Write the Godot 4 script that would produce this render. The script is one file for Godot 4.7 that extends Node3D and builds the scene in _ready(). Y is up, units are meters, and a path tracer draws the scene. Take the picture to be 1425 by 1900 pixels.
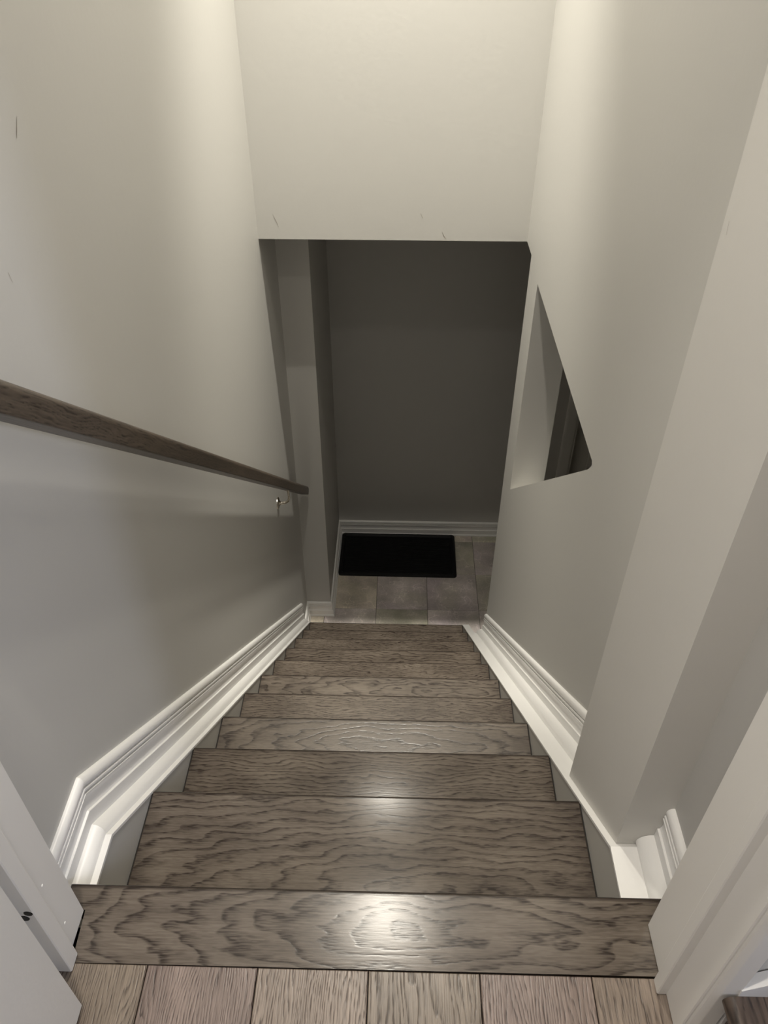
extends Node3D
# A basement stair seen from its doorway: y is up, the landing tiles lie at y = 0, the hall floor at y = 2.2.
# x is to the right, -z runs down the stairs.

const RISE := 0.2
const RUN := 0.2305
const SLOPE := RISE / RUN
const XL := -0.4665          # left wall
const XR := 0.504            # right wall
const ZH := -1.964           # header above the bottom of the stairs
const YH := 2.366            # underside of the header and the basement ceiling
const CEIL := 4.78
const ZB := -3.055           # back wall of the landing
const ZN := 0.32             # doorway wall, stair side
const ZD := 0.455            # doorway wall, hall side
const JL := -0.405           # jamb faces
const JR := 0.4375
const WX := 0.4185           # half width of the treads

var M := {}

# ------------------------------------------------------------------ helpers
class Mb:
	var v := PackedVector3Array()
	var n := PackedVector3Array()
	var uv := PackedVector2Array()
	func tri(a: Vector3, b: Vector3, c: Vector3, na: Vector3, nb: Vector3, nc: Vector3, ua := Vector2.ZERO, ub := Vector2.ZERO, uc := Vector2.ZERO) -> void:
		var g := (b - a).cross(c - a)
		if g.length_squared() < 1e-16:
			return
		if g.dot(na + nb + nc) > 0.0:
			v.append_array([a, c, b]); n.append_array([na, nc, nb]); uv.append_array([ua, uc, ub])
		else:
			v.append_array([a, b, c]); n.append_array([na, nb, nc]); uv.append_array([ua, ub, uc])
	func quad(a: Vector3, b: Vector3, c: Vector3, d: Vector3, nn: Vector3) -> void:
		tri(a, b, c, nn, nn, nn); tri(a, c, d, nn, nn, nn)
	func poly(p: PackedVector3Array, nn: Vector3) -> void:          # a flat polygon
		var ax := nn.cross(Vector3.UP if absf(nn.y) < 0.9 else Vector3.RIGHT).normalized()
		var ay := nn.cross(ax)
		var flat := PackedVector2Array()
		for q in p:
			flat.append(Vector2(q.dot(ax), q.dot(ay)))
		var t := Geometry2D.triangulate_polygon(flat)
		for i in range(0, t.size(), 3):
			tri(p[t[i]], p[t[i + 1]], p[t[i + 2]], nn, nn, nn)
	func mesh() -> ArrayMesh:
		var a := []
		a.resize(Mesh.ARRAY_MAX)
		a[Mesh.ARRAY_VERTEX] = v; a[Mesh.ARRAY_NORMAL] = n; a[Mesh.ARRAY_TEX_UV] = uv
		var m := ArrayMesh.new()
		m.add_surface_from_arrays(Mesh.PRIMITIVE_TRIANGLES, a)
		return m

func profile_normals(p: PackedVector2Array, cos_smooth := 0.72) -> Array:
	# for each edge of a closed profile: [normal at its start, normal at its end]
	var n := p.size()
	var area := 0.0
	for i in n:
		area += p[i].cross(p[(i + 1) % n])
	var s := 1.0 if area > 0.0 else -1.0
	var flat := []
	for i in n:
		var d := (p[(i + 1) % n] - p[i]).normalized()
		flat.append(Vector2(d.y, -d.x) * s)
	var out := []
	for i in n:
		var e := [flat[i], flat[i]]
		for k in 2:                                                 # a long flat face keeps its own normal, the short ones bend to it
			var o := (i + n - 1) % n if k == 0 else (i + 1) % n
			var f: Vector2 = flat[i]
			var g: Vector2 = flat[o]
			if f.dot(g) > cos_smooth:
				var lf := p[i].distance_to(p[(i + 1) % n])
				var lg := p[o].distance_to(p[(o + 1) % n])
				e[k] = f if lf > 4.0 * lg else (g if lg > 4.0 * lf else (f + g).normalized())
		out.append(e)
	return out

# A closed profile (x: across the path, in its plane; y: along the plane's normal) swept along a mitred path.
func sweep(b: Mb, path: Array, N: Vector3, prof: PackedVector2Array, cut_a := Vector3.ZERO, cut_b := Vector3.ZERO, us := 1.0, caps := true) -> void:
	var k := path.size()
	var perps := []
	for i in k - 1:
		perps.append(N.cross((path[i + 1] - path[i]).normalized()).normalized())
	var mit := []
	for i in k:
		if i == 0:
			mit.append(perps[0] if cut_a == Vector3.ZERO else cut_a / cut_a.dot(perps[0]))
		elif i == k - 1:
			mit.append(perps[k - 2] if cut_b == Vector3.ZERO else cut_b / cut_b.dot(perps[k - 2]))
		else:
			mit.append((perps[i - 1] + perps[i]) / (1.0 + perps[i - 1].dot(perps[i])))
	var nr := profile_normals(prof)
	var n := prof.size()
	var u := 0.0
	for i in k - 1:
		var u2: float = u + path[i].distance_to(path[i + 1]) * us
		var w := 0.0
		for j in n:
			var p := prof[j]
			var q := prof[(j + 1) % n]
			var w2 := w + p.distance_to(q) * us
			var a: Vector3 = path[i] + mit[i] * p.x + N * p.y
			var bb: Vector3 = path[i] + mit[i] * q.x + N * q.y
			var c: Vector3 = path[i + 1] + mit[i + 1] * q.x + N * q.y
			var d: Vector3 = path[i + 1] + mit[i + 1] * p.x + N * p.y
			var n0: Vector3 = perps[i] * nr[j][0].x + N * nr[j][0].y
			var n1: Vector3 = perps[i] * nr[j][1].x + N * nr[j][1].y
			b.tri(a, bb, c, n0, n1, n1, Vector2(u, w), Vector2(u, w2), Vector2(u2, w2))
			b.tri(a, c, d, n0, n1, n0, Vector2(u, w), Vector2(u2, w2), Vector2(u2, w))
			w = w2
		u = u2
	if caps:
		for e in 2:
			var i := 0 if e == 0 else k - 1
			var dir: Vector3 = (path[0] - path[1]).normalized() if e == 0 else (path[k - 1] - path[k - 2]).normalized()
			var pts := PackedVector3Array()
			for p in prof:
				pts.append(path[i] + mit[i] * p.x + N * p.y)
			var nn: Vector3 = mit[i].cross(N).normalized()
			if nn.dot(dir) < 0.0:
				nn = -nn
			b.poly(pts, nn)

# A box with its edges rounded off by one small chamfer.
func box(b: Mb, lo: Vector3, hi: Vector3, ch := 0.0) -> void:
	if ch <= 0.0:
		for ax in 3:
			for s in 2:
				var nn := Vector3.ZERO
				nn[ax] = 1.0 if s == 1 else -1.0
				var q := []
				for c in [[0, 0], [1, 0], [1, 1], [0, 1]]:
					var p := Vector3.ZERO
					p[ax] = hi[ax] if s == 1 else lo[ax]
					p[(ax + 1) % 3] = hi[(ax + 1) % 3] if c[0] else lo[(ax + 1) % 3]
					p[(ax + 2) % 3] = hi[(ax + 2) % 3] if c[1] else lo[(ax + 2) % 3]
					q.append(p)
				b.quad(q[0], q[1], q[2], q[3], nn)
		return
	var mid := (lo + hi) * 0.5
	var h := (hi - lo) * 0.5
	for ax in 3:
		var a1 := (ax + 1) % 3
		var a2 := (ax + 2) % 3
		for s in [-1.0, 1.0]:
			var nn := Vector3.ZERO
			nn[ax] = s
			var q := []
			for c in [[-1, -1], [1, -1], [1, 1], [-1, 1]]:
				var p := Vector3.ZERO
				p[ax] = h[ax] * s; p[a1] = (h[a1] - ch) * c[0]; p[a2] = (h[a2] - ch) * c[1]
				q.append(mid + p)
			b.quad(q[0], q[1], q[2], q[3], nn)
			for s2 in [-1.0, 1.0]:                                  # the edge between the faces ax and a1
				var en := Vector3.ZERO
				en[ax] = s; en[a1] = s2
				var e := []
				for c in [[0, -1], [0, 1], [1, 1], [1, -1]]:
					var p := Vector3.ZERO
					p[ax] = (h[ax] - (ch if c[0] else 0.0)) * s
					p[a1] = (h[a1] - (0.0 if c[0] else ch)) * s2
					p[a2] = (h[a2] - ch) * c[1]
					e.append(mid + p)
				b.quad(e[0], e[1], e[2], e[3], en.normalized())
	for sx in [-1.0, 1.0]:
		for sy in [-1.0, 1.0]:
			for sz in [-1.0, 1.0]:
				var s := Vector3(sx, sy, sz)
				var nn := s.normalized()
				b.tri(mid + (h - Vector3(0, ch, ch)) * s, mid + (h - Vector3(ch, 0, ch)) * s, mid + (h - Vector3(ch, ch, 0)) * s, nn, nn, nn)

# A polygon in the (z, y) plane, extruded along x from x0 to x1.
func slab(b: Mb, zy: PackedVector2Array, x0: float, x1: float) -> void:
	var area := 0.0
	for i in zy.size():
		area += zy[i].cross(zy[(i + 1) % zy.size()])
	var s := 1.0 if area > 0.0 else -1.0
	for e in 2:
		var pts := PackedVector3Array()
		for p in zy:
			pts.append(Vector3(x0 if e == 0 else x1, p.y, p.x))
		b.poly(pts, Vector3(-1 if e == 0 else 1, 0, 0))
	for i in zy.size():
		var p := zy[i]
		var q := zy[(i + 1) % zy.size()]
		var d := (q - p).normalized() * s
		b.quad(Vector3(x0, p.y, p.x), Vector3(x1, p.y, p.x), Vector3(x1, q.y, q.x), Vector3(x0, q.y, q.x), Vector3(0, -d.x, d.y))

func tube(b: Mb, path: Array, r: Array, sides := 14) -> void:
	var prev_n := Vector3.UP
	var rings := []
	for i in path.size():
		var t: Vector3 = (path[mini(i + 1, path.size() - 1)] - path[maxi(i - 1, 0)]).normalized()
		if i == 0 and absf(t.y) > 0.9:
			prev_n = Vector3.RIGHT
		prev_n = (prev_n - t * prev_n.dot(t)).normalized()
		var bi := t.cross(prev_n)
		var ring := []
		for k in sides:
			var a := TAU * k / sides
			ring.append([path[i], prev_n * cos(a) + bi * sin(a)])
		rings.append(ring)
	for i in path.size() - 1:
		for k in sides:
			var k2 := (k + 1) % sides
			var n0: Vector3 = rings[i][k][1]
			var n1: Vector3 = rings[i][k2][1]
			var n2: Vector3 = rings[i + 1][k2][1]
			var n3: Vector3 = rings[i + 1][k][1]
			var p0: Vector3 = path[i] + n0 * r[i]
			var p1: Vector3 = path[i] + n1 * r[i]
			var p2: Vector3 = path[i + 1] + n2 * r[i + 1]
			var p3: Vector3 = path[i + 1] + n3 * r[i + 1]
			b.tri(p0, p1, p2, n0, n1, n2)
			b.tri(p0, p2, p3, n0, n2, n3)
	for e in 2:
		var i := 0 if e == 0 else path.size() - 1
		var t: Vector3 = (path[0] - path[1]).normalized() if e == 0 else (path[i] - path[i - 1]).normalized()
		for k in sides:
			b.tri(path[i], path[i] + rings[i][k][1] * r[i], path[i] + rings[i][(k + 1) % sides][1] * r[i], t, t, t)

# A (radius, height) profile turned about the axis through at.
func lathe(b: Mb, at: Vector3, axis: Vector3, prof: Array, sides := 32) -> void:
	var ax := axis.normalized()
	var e1 := ax.cross(Vector3.UP if absf(ax.y) < 0.9 else Vector3.RIGHT).normalized()
	var e2 := ax.cross(e1)
	for j in prof.size() - 1:
		var p: Vector2 = prof[j]
		var q: Vector2 = prof[j + 1]
		var d := (q - p).normalized()
		var nn := Vector2(d.y, -d.x)
		for k in sides:
			var a0 := TAU * k / sides
			var a1 := TAU * (k + 1) / sides
			var r0 := e1 * cos(a0) + e2 * sin(a0)
			var r1 := e1 * cos(a1) + e2 * sin(a1)
			var n0 := r0 * nn.x + ax * nn.y
			var n1 := r1 * nn.x + ax * nn.y
			b.tri(at + r0 * p.x + ax * p.y, at + r1 * p.x + ax * p.y, at + r1 * q.x + ax * q.y, n0, n1, n1)
			b.tri(at + r0 * p.x + ax * p.y, at + r1 * q.x + ax * q.y, at + r0 * q.x + ax * q.y, n0, n1, n0)

func put(called: String, b: Mb, mat: Material, parent: Node = self) -> MeshInstance3D:
	var o := MeshInstance3D.new()
	o.mesh = b.mesh()
	o.material_override = mat
	o.cast_shadow = GeometryInstance3D.SHADOW_CASTING_SETTING_ON
	o.name = called if parent != self else numbered(called)
	parent.add_child(o, true)
	if parent != self and o.name != called and not String(o.name).contains("_0"):
		o.name = numbered_in(called, parent, o)
	return o

func numbered_in(called: String, parent: Node, me: Node) -> String:
	var k := 1
	while true:
		var t := "%s_%03d" % [called, k]
		var other := parent.get_node_or_null(NodePath(t))
		if other == null or other == me:
			return t
		k += 1
	return called

func numbered(called: String) -> String:
	if get_node_or_null(NodePath(called)) == null:
		return called
	return numbered_in(called, self, null)

func tag(o: Node, label: String, category: String, group := "", kind := "") -> Node:
	o.set_meta("label", label)
	o.set_meta("category", category)
	if group != "":
		o.set_meta("group", group)
	if kind != "":
		o.set_meta("kind", kind)
	return o

func thing(called: String, label: String, category: String, at := Vector3.ZERO, kind := "") -> Node3D:
	var o := Node3D.new()
	o.name = numbered(called)
	add_child(o)
	o.position = at
	tag(o, label, category, "", kind)
	return o

func P2(a: Array) -> PackedVector2Array:
	var out := PackedVector2Array()
	for i in range(0, a.size(), 2):
		out.append(Vector2(a[i], a[i + 1]))
	return out

# ------------------------------------------------------------------ materials
func noise_bytes(sd: int, freq: float, w: int, h: int, sw: int, sh: int, oct := 3) -> PackedByteArray:
	# simplex noise of sw x sh cells, stretched to w x h
	var f := FastNoiseLite.new()
	f.seed = sd; f.frequency = freq; f.fractal_octaves = oct
	f.noise_type = FastNoiseLite.TYPE_SIMPLEX_SMOOTH
	var im := f.get_image(sw, sh, false, false, true)
	im.convert(Image.FORMAT_L8)
	im.resize(w, h, Image.INTERPOLATE_CUBIC)
	return im.get_data()

# Oak: a plain-sawn board of length x wid metres. Rings cut by the board's face make cathedral arches; pores follow them.
func oak(sd: int, w: int, h: int, length: float, wid: float, dark: Color, light: Color, gap: float, taper: float, at := Vector2(-1, -1), dark_edges := false) -> ImageTexture:
	var rng := RandomNumberGenerator.new()
	rng.seed = sd
	var px := wid / h
	var warp := noise_bytes(sd, 0.9 * px / 0.05, w, h, maxi(8, w / 3), h, 2)
	var wig := noise_bytes(sd + 1, 0.9 * px / 0.012, w, h, maxi(8, w / 3), h, 2)
	var fib := noise_bytes(sd + 2, 0.22, w, h, maxi(4, w / 36), h, 3)
	var pore := noise_bytes(sd + 3, 0.30, w, h, maxi(4, w / 9), h, 2)
	var big := noise_bytes(sd + 4, 0.012, w, h, maxi(4, w / 3), h, 2)
	var v0 := wid * (at.y if at != Vector2(-1, -1) else rng.randf_range(0.15, 0.5))
	var u0 := length * (at.x if at.x >= 0.0 else rng.randf_range(0.25, 0.75))
	var flip := 1.0 if rng.randf() < 0.5 else -1.0
	var out := PackedByteArray()
	out.resize(w * h * 3)
	var hei := 0
	for y in h:
		var dv := (y + 0.5) / h * wid - v0
		for x in w:
			var i := y * w + x
			var du := ((x + 0.5) / w * length - u0) * flip
			var wp := warp[i] / 255.0 - 0.5
			var wg := wig[i] / 255.0 - 0.5
			var dep := 0.012 + absf(du) * taper * (1.0 if du > 0.0 else 0.5)
			var t := (sqrt(dv * dv + dep * dep) + wp * 0.020 + wg * 0.0035) / gap
			var fr := t - floorf(t)
			var band := clampf((fr - 0.30) / 0.58, 0.0, 1.0)
			band *= band
			if fr > 0.90:
				band *= (1.0 - fr) * 10.0
			var fb := fib[i] / 255.0 - 0.5
			var po := clampf((pore[i] / 255.0 - 0.42) * 4.5, 0.0, 1.0)
			var s := 0.78 - 0.80 * band * (0.35 + 0.65 * po) - 0.24 * fb - 0.10 * po * (1.0 - band) + 0.30 * (big[i] / 255.0 - 0.5)
			if dark_edges:                                              # darker along a tread's nosing, and stained darker at its ends
				var ve := (y + 0.5) / h
				s -= 0.62 * clampf((0.056 - ve) / 0.016, 0.0, 1.0)
				var ue := minf(x, w - x) / float(w) * length
				s -= 0.26 * clampf(1.0 - (ue - 0.012) / (0.05 + 0.06 * wp), 0.0, 1.0)
			s = clampf(s, 0.0, 1.0)
			out[hei] = int((dark.r + (light.r - dark.r) * s) * 255.0)
			out[hei + 1] = int((dark.g + (light.g - dark.g) * s) * 255.0)
			out[hei + 2] = int((dark.b + (light.b - dark.b) * s) * 255.0)
			hei += 3
	return ImageTexture.create_from_image(Image.create_from_data(w, h, false, Image.FORMAT_RGB8, out))

func wood(tex: Texture2D, rough: float, bump: float, tint := Color.WHITE) -> StandardMaterial3D:
	var m := StandardMaterial3D.new()
	m.albedo_texture = tex
	m.albedo_color = tint
	m.roughness = rough
	m.metallic_specular = 0.5
	m.heightmap_enabled = true
	m.heightmap_texture = tex
	m.heightmap_scale = bump
	return m

func paint(c: Color, rough: float, bump := 0.0, scale := 1.0, spec := 0.5, sd := 1) -> StandardMaterial3D:
	var m := StandardMaterial3D.new()
	m.albedo_color = c
	m.roughness = rough
	m.metallic_specular = spec
	if bump > 0.0:
		var f := FastNoiseLite.new()
		f.seed = sd; f.frequency = 0.06; f.fractal_octaves = 4
		var im := f.get_seamless_image(256, 256)
		m.heightmap_enabled = true
		m.heightmap_texture = ImageTexture.create_from_image(im)
		m.heightmap_scale = bump
		m.uv1_triplanar = true
		m.uv1_world_triplanar = true
		m.uv1_scale = Vector3.ONE * scale
	return m

func stone_texture(sd: int) -> ImageTexture:
	var s := 384
	var a := noise_bytes(sd, 0.0045, s, s, s, s, 4)
	var v1 := noise_bytes(sd + 7, 0.0038, s, s, s, s, 3)
	var v2 := noise_bytes(sd + 13, 0.0055, s, s, s, s, 4)
	var g := noise_bytes(sd + 19, 0.09, s, s, s, s, 2)
	var out := PackedByteArray()
	out.resize(s * s * 3)
	for i in s * s:
		var n := a[i] / 255.0
		var p := v1[i] / 255.0
		var e1 := 1.0 - clampf(absf(p - 0.5) * 48.0, 0.0, 1.0)
		var e2 := 1.0 - clampf(absf(v2[i] / 255.0 - 0.47) * 60.0, 0.0, 1.0)
		var t := 0.80 + 0.26 * (n - 0.5) + 0.07 * (g[i] / 255.0 - 0.5) + 0.16 * e1 * n + 0.12 * e2
		out[i * 3] = int(255.0 * clampf(t * (0.99 + 0.03 * p), 0.0, 1.0))
		out[i * 3 + 1] = int(255.0 * clampf(t * 0.965, 0.0, 1.0))
		out[i * 3 + 2] = int(255.0 * clampf(t * (0.905 + 0.07 * p), 0.0, 1.0))
	return ImageTexture.create_from_image(Image.create_from_data(s, s, false, Image.FORMAT_RGB8, out))

func make_materials() -> void:
	M.wall = paint(Color(0.77, 0.763, 0.745), 0.55, 0.012, 3.0, 0.4, 3)
	M.skirt = paint(Color(0.74, 0.73, 0.705), 0.5, 0.012, 2.2, 0.4, 4)
	M.ceiling = paint(Color(0.90, 0.89, 0.87), 0.8, 0.04, 3.0, 0.3, 5)
	M.pier = paint(Color(0.82, 0.81, 0.79), 0.5, 0.012, 3.0, 0.4, 12)  # wall tone lightened; the colour stands in for brighter light on the pier
	M.white = paint(Color(0.925, 0.92, 0.91), 0.32, 0.004, 4.0, 0.5, 6)
	M.jamb = paint(Color(0.895, 0.885, 0.865), 0.38, 0.006, 4.0, 0.5, 7)
	M.door = paint(Color(0.875, 0.865, 0.84), 0.42, 0.012, 5.0, 0.5, 8)
	M.caulk = paint(Color(0.10, 0.085, 0.075), 0.8)
	M.scuff = paint(Color(0.56, 0.53, 0.49), 0.7)
	M.nick = paint(Color(0.95, 0.94, 0.92), 0.5)
	M.rubber = paint(Color(0.065, 0.068, 0.073), 0.62, 0.03, 24.0, 0.3, 9)
	M.rubber_rim = paint(Color(0.10, 0.103, 0.107), 0.36, 0.0, 1.0, 0.35)
	M.grout = paint(Color(0.47, 0.455, 0.43), 0.9, 0.03, 12.0, 0.2, 10)
	var nickel := StandardMaterial3D.new()
	nickel.albedo_color = Color(0.78, 0.75, 0.70)
	nickel.metallic = 1.0
	nickel.roughness = 0.24
	M.nickel = nickel
	var bronze := StandardMaterial3D.new()
	bronze.albedo_color = Color(0.09, 0.085, 0.08)
	bronze.metallic = 0.6
	bronze.roughness = 0.45
	M.bronze = bronze
	for i in 2:
		var tex := stone_texture(40 + i * 31)
		for c in 3:
			var m := StandardMaterial3D.new()
			m.albedo_texture = tex
			m.albedo_color = [Color(0.95, 0.94, 0.955), Color(0.90, 0.91, 0.87), Color(1.0, 0.99, 0.95)][c]
			m.roughness = 0.5
			m.heightmap_enabled = true
			m.heightmap_texture = tex
			m.heightmap_scale = 0.06
			M["tile%d" % (i * 3 + c)] = m

# ------------------------------------------------------------------ the scene
func _ready() -> void:
	var cam := Camera3D.new()
	cam.name = "camera"
	add_child(cam)
	cam.position = Vector3(0.05543, 3.40449, 0.81532)
	cam.rotation = Vector3(-0.694432, 0.0235817, 0.0012598)
	cam.keep_aspect = Camera3D.KEEP_HEIGHT
	cam.fov = rad_to_deg(2.0 * atan(950.0 / 1440.0))
	cam.near = 0.02
	cam.current = true

	var env := Environment.new()
	env.background_mode = Environment.BG_COLOR
	env.background_color = Color.BLACK
	env.tonemap_mode = Environment.TONE_MAPPER_LINEAR
	env.tonemap_exposure = 1.5
	env.sdfgi_enabled = true
	env.ssao_enabled = true
	env.ssil_enabled = true
	var we := WorldEnvironment.new()
	we.name = "environment"
	we.environment = env
	add_child(we)

	make_materials()
	# the lamps: two downlights over the stairs, one in the hall, one added by the doorway
	downlight(Vector3(0.02, CEIL, -0.78), [[1.32, 78.0, 0.6]], Color(1.0, 0.975, 0.92), "round white recessed downlight over the upper stair treads")
	downlight(Vector3(0.01, CEIL, -1.66), [[6.6, 28.0, 1.0], [1.2, 58.0, 1.0]], Color(1.0, 0.978, 0.925), "round white recessed downlight close to the header wall")
	downlight(Vector3(0.02, CEIL, 0.95), [[0.38, 78.0, 0.6]], Color(1.0, 0.965, 0.91), "round white recessed downlight in the hall before the doorway")
	downlight(Vector3(-0.25, CEIL, 0.63), [[1.4, 80.0, 0.6]], Color(1.0, 0.97, 0.92), "added unseen downlight by the doorway brightening the right jamb and pier")  # unseen lamp, added to brighten the right jamb and the pier
	hall_window()

	setting()
	staircase()
	baseboards()
	doorway()
	hall()
	handrail()
	doormat()

func downlight(at: Vector3, beams: Array, col: Color, label: String) -> void:
	var t := thing("recessed_light", label, "light", at)
	var ring := Mb.new()
	lathe(ring, Vector3.ZERO, Vector3.DOWN, [Vector2(0.042, -0.004), Vector2(0.044, 0.004), Vector2(0.056, 0.006), Vector2(0.062, 0.003), Vector2(0.063, 0.0)])
	put("trim_ring", ring, M.white, t)
	var lens := Mb.new()
	lathe(lens, Vector3.ZERO, Vector3.DOWN, [Vector2(0.043, 0.0005), Vector2(0.0, 0.001)])
	var e := StandardMaterial3D.new()
	e.albedo_color = Color(0.9, 0.88, 0.84)
	e.emission_enabled = true
	e.emission = col
	e.emission_energy_multiplier = 3.0
	put("lens", lens, e, t)
	for q in beams:                                                 # [energy, half angle, softness of its edge]
		var l := SpotLight3D.new()
		l.name = "lamp"
		t.add_child(l, true)
		l.position = Vector3(0, -0.012, 0)
		l.rotation = Vector3(-PI / 2, 0, 0)
		l.light_color = col
		l.light_energy = q[0]
		l.light_size = 0.04
		l.spot_angle = q[1]
		l.spot_angle_attenuation = q[2]
		l.spot_range = 12.0
		l.spot_attenuation = 2.0
		l.shadow_enabled = true

# The hall's window, beyond the frame to the right: it lights the upper end of the left wall.
func hall_window() -> void:
	var t := thing("window_1", "tall frosted hall window with a white frame beyond the rising steps", "window", Vector3(2.2, 4.15, 1.86), "structure")
	var w := 0.15
	var h := 0.5
	var f := Mb.new()
	sweep(f, [Vector3(0, -h, -w), Vector3(0, -h, w), Vector3(0, h, w), Vector3(0, h, -w), Vector3(0, -h, -w)], Vector3.LEFT, P2([0.0, 0, 0.0, 0.02, -0.05, 0.016, -0.055, 0]))
	put("frame", f, M.white, t)
	var p := Mb.new()
	p.quad(Vector3(-0.004, -h, -w), Vector3(-0.004, -h, w), Vector3(-0.004, h, w), Vector3(-0.004, h, -w), Vector3.LEFT)
	var e := StandardMaterial3D.new()
	e.albedo_color = Color(0.8, 0.82, 0.85)
	e.emission_enabled = true
	e.emission = Color(0.88, 0.91, 1.0)
	e.emission_energy_multiplier = 1.5
	put("pane", p, e, t)
	var l := AreaLight3D.new()
	l.name = "window_glow"
	t.add_child(l, true)
	l.position = Vector3(-0.02, 0, 0)
	l.rotation = Vector3(0, PI / 2, 0)
	l.area_size = Vector2(2 * w, 2 * h)
	l.area_normalize_energy = true
	l.light_color = Color(0.86, 0.895, 1.0)
	l.light_energy = 1.9
	l.area_range = 12.0
	l.shadow_enabled = true

func wallbox(called: String, lo: Vector3, hi: Vector3, label: String, mat: Material = null) -> MeshInstance3D:
	var b := Mb.new()
	box(b, lo, hi)
	var o := put(called, b, mat if mat else M.wall)
	tag(o, label, "ceiling" if called.begins_with("ceiling") else "wall", "", "structure")
	return o

func setting() -> void:
	var wl := wallbox("wall_left", Vector3(-0.62, 0, -2.32), Vector3(XL, CEIL, ZN), "long grey painted wall left of the stairs, behind the handrail")
	scuff(wl, [Vector3(XL, 3.145, -0.315), Vector3(XL, 3.13, -0.303), Vector3(XL, 3.122, -0.297)], Vector3.RIGHT, 0.0022)
	scuff(wl, [Vector3(XL, 2.99, -0.165), Vector3(XL, 2.975, -0.168)], Vector3.RIGHT, 0.002)
	wallbox("wall_jog", Vector3(-0.62, 0, ZB), Vector3(-0.33, YH, -2.32), "narrow grey wall corner jutting out at the stair foot")
	wallbox("wall_back", Vector3(-0.75, 0, ZB - 0.13), Vector3(1.09, YH, ZB), "dark grey wall behind the black floor mat")
	wallbox("wall_back_far", Vector3(1.85, 0, ZB - 0.13), Vector3(2.1, YH, ZB), "grey wall beyond the basement door")
	wallbox("wall_back_top", Vector3(1.09, 2.05, ZB - 0.13), Vector3(1.85, YH, ZB), "strip of grey wall over the basement door")
	var hd := wallbox("wall_header", Vector3(XL, YH, ZH - 0.12), Vector3(XR, CEIL, ZH), "bright upper wall facing the stairs, ending above the landing")
	scuff(hd, [Vector3(-0.407, 2.455, ZH), Vector3(-0.401, 2.441, ZH), Vector3(-0.394, 2.425, ZH), Vector3(-0.389, 2.410, ZH)], Vector3.BACK, 0.0016)
	scuff(hd, [Vector3(0.118, 2.462, ZH), Vector3(0.126, 2.445, ZH)], Vector3.BACK, 0.003)
	scuff(hd, [Vector3(0.196, 2.398, ZH), Vector3(0.204, 2.382, ZH), Vector3(0.213, 2.372, ZH)], Vector3.BACK, 0.0022)
	wallbox("ceiling_landing", Vector3(-0.75, YH, ZB - 0.13), Vector3(2.1, YH + 0.1, ZH - 0.12), "basement ceiling over the landing", M.wall)
	wallbox("ceiling_basement", Vector3(XR + 0.13, YH, ZH - 0.12), Vector3(2.1, YH + 0.1, ZD), "basement ceiling beside the stairs", M.wall)
	wallbox("wall_basement_side", Vector3(2.0, 0, ZB), Vector3(2.1, YH, ZD), "far side wall of the basement room")
	wallbox("wall_basement_end", Vector3(XR + 0.13, 0, ZD - 0.1), Vector3(2.0, YH, ZD), "end wall of the basement room under the steps")
	wallbox("ceiling", Vector3(-1.35, CEIL, ZH - 0.2), Vector3(2.35, CEIL + 0.1, 2.55), "white ceiling over the stairs and the hall", M.ceiling)
	right_wall()
	# landing floor
	var fl := Mb.new()
	box(fl, Vector3(-0.75, -0.12, ZB - 0.13), Vector3(2.1, -0.0035, ZD))
	var f := put("floor", fl, M.grout)
	tag(f, "grey slate look tile floor at the bottom of the stairs", "floor", "", "structure")
	var rng := RandomNumberGenerator.new()
	rng.seed = 11
	var shapes := {}
	for iz in range(0, 5):
		for ix in range(-2, 7):
			var z1 := -2.065 - 0.305 * iz + 0.305
			var z0 := z1 - 0.305
			var x0 := -0.065 + 0.305 * ix
			var x1 := x0 + 0.305
			var left := XL if iz == 0 or iz == 1 else -0.33
			x0 = maxf(x0, left); z0 = maxf(z0, ZB); x1 = minf(x1, 2.0)
			if iz == 0:
				z1 = minf(z1, -1.98)
			if x1 - x0 < 0.02 or z1 - z0 < 0.02:
				continue
			var b := Mb.new()
			tile_top(b, x0 + 0.0014, x1 - 0.0014, z0 + 0.0014, z1 - 0.0014, rng.randf(), rng.randf(), rng.randi() % 4)
			put("tile", b, M["tile%d" % (rng.randi() % 6)], f)

func tile_top(b: Mb, x0: float, x1: float, z0: float, z1: float, ou: float, ov: float, turn: int) -> void:
	var lo := -0.0032
	var e := 0.0016
	var c := [Vector3(x0, lo, z0), Vector3(x1, lo, z0), Vector3(x1, lo, z1), Vector3(x0, lo, z1)]
	var t := [Vector3(x0 + e, 0, z0 + e), Vector3(x1 - e, 0, z0 + e), Vector3(x1 - e, 0, z1 - e), Vector3(x0 + e, 0, z1 - e)]
	var uvs := []
	for p in t:
		var q := Vector2((p.x - x0) / 0.305, (p.z - z0) / 0.305)
		if turn & 1:
			q = Vector2(q.y, 1.0 - q.x)
		if turn & 2:
			q = Vector2.ONE - q
		uvs.append(q * 0.62 + Vector2(ou, ov) * 0.36 + Vector2(0.01, 0.01))
	b.tri(t[0], t[1], t[2], Vector3.UP, Vector3.UP, Vector3.UP, uvs[0], uvs[1], uvs[2])
	b.tri(t[0], t[2], t[3], Vector3.UP, Vector3.UP, Vector3.UP, uvs[0], uvs[2], uvs[3])
	for i in 4:
		var j := (i + 1) % 4
		var nn: Vector3 = ((c[i] + c[j]) * 0.5 - (c[0] + c[2]) * 0.5)
		nn = Vector3(nn.x, 0, nn.z).normalized() + Vector3.UP
		nn = nn.normalized()
		b.tri(c[i], c[j], t[j], nn, nn, nn, uvs[i], uvs[j], uvs[j])
		b.tri(c[i], t[j], t[i], nn, nn, nn, uvs[i], uvs[j], uvs[i])

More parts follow.
